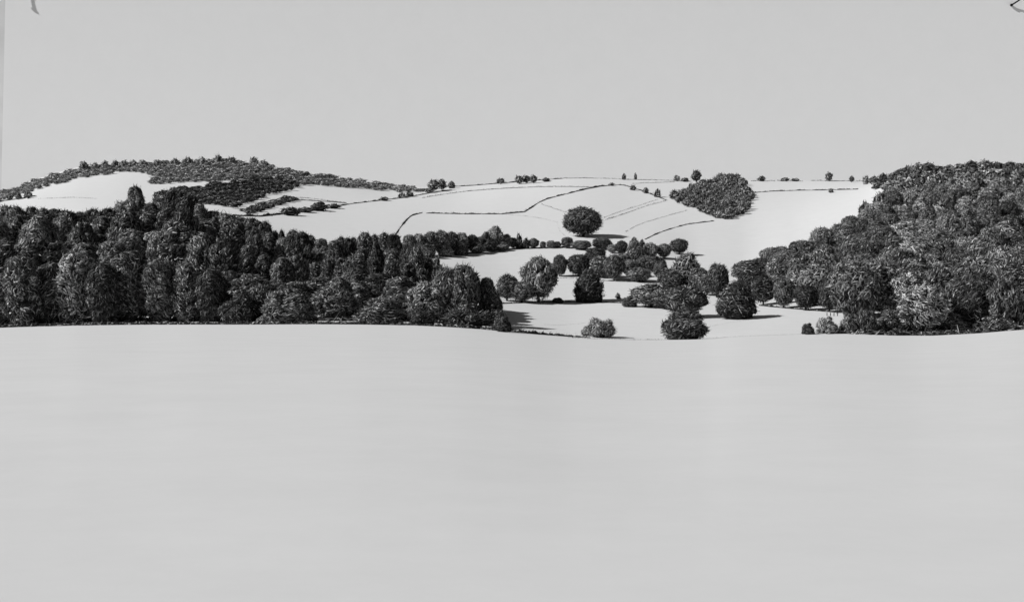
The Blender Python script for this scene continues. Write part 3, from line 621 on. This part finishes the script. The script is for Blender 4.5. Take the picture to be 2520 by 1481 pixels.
H('hedgerow', [(1491, 540), (1541, 524), (1590, 506), (1637, 494)], 1.2, 'lower line of the double hedge right of the lone round tree')
H('hedgerow', [(1541, 569), (1565, 555), (1592, 545), (1640, 531), (1690, 517)], 1.0, 'thin hedge from the tree shadow tip up to the oval wood')
H('hedgerow', [(1588, 588), (1610, 577), (1632, 568), (1660, 559), (1692, 551), (1756, 543)], 1.7, 'dark hedge climbing from the upper clump row to the foot of the oval wood')
H('hedgerow', [(1247, 527), (1285, 530), (1317, 534), (1345, 539), (1371, 546)], .6, 'faint line across the field left of the lone round tree', mat=M_FAINT)
H('hedgerow', [(1371, 546), (1373, 556), (1378, 568), (1391, 580)], .6, 'faint line curving down left of the lone round tree', mat=M_FAINT)
H('hedgerow', [(1558, 451), (1600, 449), (1659, 447)], 1.2, 'short dark hedge just under the skyline left of the tall square tree')
H('hedgerow', [(1859, 473), (1900, 470), (1959, 468), (2030, 467), (2110, 465)], 1.6, 'long grey hedge crossing the blank field right of the oval wood')
H('hedgerow', [(1850, 444.5), (1880, 444), (1906, 445)], 1.0, 'short skyline hedge under the bush right of the oval wood')
H('hedgerow', [(1915, 444), (1945, 443), (1974, 445)], 1.0, 'short skyline hedge under the two flat shrubs')
H('hedgerow', [(1999, 443), (2040, 445), (2085, 444.5), (2127, 445)], 1.0, 'thin skyline hedge under the lone oval tree')
H('hedgerow', [(-10, 496), (30, 491), (60, 487), (86, 482)], 1.8, 'dark hedge under the three small trees of the far left field')
H('hedgerow', [(95, 488), (130, 487), (174, 485), (205, 486), (236, 488)], .8, 'faint broken hedge across the far left field', mat=M_FAINT)
H('hedgerow', [(1235, 746), (1330, 743.5), (1400, 742), (1470, 743), (1545, 745)], 1.9, 'black low hedge doubling as the shadow band under the middle field trees')  # hedge strip kept black to stand for the trees' shadow band
H('hedgerow', [(1400, 829), (1450, 832), (1500, 833), (1560, 834.5), (1640, 834.5)], .9, 'thin dark hedge along the near field edge between the two bushes')
H('hedgerow', [(1735, 831), (1790, 828), (1880, 824), (1970, 821)], .6, 'faint line along the near field edge left of the small ball bush', mat=M_FAINT)
H('hedgerow', [(1340, 797), (1370, 799), (1400, 797), (1440, 794)], .5, 'faint line in the lower field past the tip of the wood shadow', mat=M_FAINT)
H('hedgerow', [(1745, 803), (1790, 793), (1850, 785)], .5, 'faint line on the lower field under the ragged conifer', mat=M_FAINT)
H('hedgerow', [(1870, 751), (1930, 757), (1990, 762), (2060, 768), (2090, 770)], 2.4, 'black low hedge along the lower edge of the right wood')
H('hedgerow', [(1365, 683), (1400, 684), (1440, 684)], .8, 'short thin hedge at the back of the middle field beside the conifer')
H('hedgerow', [(1480, 689), (1530, 692), (1590, 693)], 1.6, 'black hedge under the large dark tree of the back row')
H('hedgerow', [(1590, 700), (1640, 697), (1690, 696)], 1.4, 'black hedge under the pale round tree of the back row')
H('hedgerow', [(1090, 632), (1140, 624), (1200, 617), (1280, 610), (1380, 607), (1440, 610)], 1.8, 'dark hedge at the foot of the hedge-line trees')
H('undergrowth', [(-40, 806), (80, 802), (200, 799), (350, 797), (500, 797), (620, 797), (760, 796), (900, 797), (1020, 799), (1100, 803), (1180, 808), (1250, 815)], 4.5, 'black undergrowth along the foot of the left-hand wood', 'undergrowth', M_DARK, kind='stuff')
H('undergrowth', [(1250, 815), (1320, 821), (1400, 827), (1450, 830)], 7.0, 'dark strip of undergrowth standing for the shadow trailing right from the left wood', 'undergrowth', M_DARK, kind='stuff', taper=.22)  # dark tapering strip laid where the wood's shadow wedge falls
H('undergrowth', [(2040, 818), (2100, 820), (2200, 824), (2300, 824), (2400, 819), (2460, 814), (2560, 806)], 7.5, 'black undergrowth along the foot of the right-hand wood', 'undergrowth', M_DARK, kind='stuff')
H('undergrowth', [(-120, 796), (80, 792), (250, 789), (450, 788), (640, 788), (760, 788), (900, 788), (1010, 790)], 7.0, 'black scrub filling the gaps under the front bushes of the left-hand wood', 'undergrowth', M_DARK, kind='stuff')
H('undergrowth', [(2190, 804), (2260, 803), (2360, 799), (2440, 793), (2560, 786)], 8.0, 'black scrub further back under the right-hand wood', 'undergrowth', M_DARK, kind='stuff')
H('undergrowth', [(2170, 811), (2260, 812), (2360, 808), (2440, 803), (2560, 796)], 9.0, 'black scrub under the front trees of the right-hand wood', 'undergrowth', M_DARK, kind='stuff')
for i, px in enumerate((827, 830.5, 834, 837.5)):
    D_ = hit(px, 315.5); p = at(px, D_); gm = Geo(); h = 3.4 / F * D_; r = .4 / F * D_
    gm.add([(r * math.cos(a) * s_, r * math.sin(a) * s_, z_) for z_, s_ in ((-.2, 1.1), (h * .9, 1), (h, .6)) for a in np.arange(8) * .7854],
           [(l * 8 + a, l * 8 + (a + 1) % 8, l * 8 + 8 + (a + 1) % 8, l * 8 + 8 + a) for l in range(2) for a in range(8)] + [tuple(range(16, 24))])
    o = gm.build('fence_post', [M_BARK]); o.location = p
    tag(o, f'{ORD[i]} short black fence post from the left below the right wood edge', 'fence post', 'fence posts below the right wood')

# ------------------------------------------------------------------ sky sheet, wall behind it, nails
DB = far_d(4400); u = DB / F
def scr(px, py, d=0.0): return np.array([(px - CX) * u, DB - d, (CY - py) * u])
gs = Geo()
e = [scr(5.6, -200), scr(5.3, 0), scr(3.4, 90), scr(1.2, 190), scr(-1, 320), scr(-3, 480)]
r = [scr(2600, a) for a in (-200, 0, 90, 190, 320, 480)]
nv = len(e)
fr = e + r; bk = [p + np.array([0, 2.0, 0]) for p in fr]
gs.add(fr + bk, [(i, i + 1, nv + i + 1, nv + i) for i in range(nv - 1)] + [(2 * nv + i, 2 * nv + nv + i, 2 * nv + nv + i + 1, 2 * nv + i + 1) for i in range(nv - 1)] + [(i, 2 * nv + i, 2 * nv + i + 1, i + 1) for i in range(nv - 1)])
tag(gs.build('sky', [M_SKY]), kind='structure')
gw = Geo(); a0, a1 = scr(-1500, 480, -12), scr(2700, -260, -12)
x0, x1, z0, z1 = a0[0], a1[0], a0[2], a1[2]; y0, y1 = a0[1], a0[1] + 40
gw.add([(x0, y0, z0), (x1, y0, z0), (x1, y0, z1), (x0, y0, z1), (x0, y1, z0), (x1, y1, z0), (x1, y1, z1), (x0, y1, z1)], [(0, 1, 2, 3), (4, 7, 6, 5), (0, 4, 5, 1), (3, 2, 6, 7), (0, 3, 7, 4), (1, 5, 6, 2)])
tag(gw.build('wall', [M_WALL]), 'strip of rough grey plaster wall showing left of the pale sky sheet', 'wall')
def nail(p, q, label):
    gn = Geo(); d = q - p; L = np.linalg.norm(d); d /= L
    a = np.cross(d, [0, 0, 1.0]); a /= np.linalg.norm(a); b = np.cross(d, a)
    prof = [(0, .9), (.04, 1.9), (.08, 1.9), (.12, .95), (.9, .95), (.91, 1.7), (.97, 1.7), (1.0, 1.2)]
    n_ = 14; v = [p + d * L * t_ + (a * math.cos(k_ * 6.2832 / n_) + b * math.sin(k_ * 6.2832 / n_)) * r_ * .75 * u for t_, r_ in prof for k_ in range(n_)]
    f = [(i * n_ + j, i * n_ + (j + 1) % n_, (i + 1) * n_ + (j + 1) % n_, (i + 1) * n_ + j) for i in range(len(prof) - 1) for j in range(n_)]
    f += [tuple(range(n_))[::-1], tuple((len(prof) - 1) * n_ + j for j in range(n_))]
    gn.add(v, f); tag(gn.build('nail', [M_NAIL], smooth=True), label, 'nail', 'nails holding the sheet')
nail(scr(1010, 6, .5), scr(1027, -5, 12 * u), 'black nail slanting out of the top right corner of the pale sheet')
nail(scr(29, -6, .5), scr(11, -7, 8 * u), 'black nail above the top left corner of the pale sheet, its shadow below')

# ------------------------------------------------------------------ light, sky, camera
sd = np.array([-.76, -.25, .59]); sd /= np.linalg.norm(sd)
elev = math.asin(sd[2]); azim = math.atan2(sd[0], sd[1])
L = bpy.data.lights.new('sun', 'SUN'); L.energy = 5.0; L.angle = math.radians(.5); L.color = (1, 1, 1)
lo = link(bpy.data.objects.new('sun', L))
from mathutils import Vector
lo.rotation_euler = Vector(sd).to_track_quat('Z', 'Y').to_euler()
W_ = bpy.data.worlds.new('World'); S.world = W_; W_.use_nodes = True; nt = W_.node_tree
sk = nt.nodes.new('ShaderNodeTexSky'); sk.sky_type = 'NISHITA'; sk.sun_disc = False
sk.sun_elevation = elev; sk.sun_rotation = azim; sk.air_density = .7; sk.dust_density = .5
bw = nt.nodes.new('ShaderNodeRGBToBW')
nt.links.new(sk.outputs[0], bw.inputs[0]); nt.links.new(bw.outputs[0], nt.nodes['Background'].inputs[0])
nt.nodes['Background'].inputs[1].default_value = .05
cam = bpy.data.cameras.new('camera'); cam.lens = 50; cam.sensor_width = 36; cam.clip_end = 20000; cam.clip_start = .1
co = link(bpy.data.objects.new('camera', cam)); co.rotation_euler = (math.pi / 2, 0, 0); S.camera = co
S.view_settings.view_transform = 'Standard'; S.view_settings.look = 'None'; S.view_settings.gamma = 1; S.view_settings.exposure = -.12
print('plants', COUNT[0], 'hill fill', nfill)
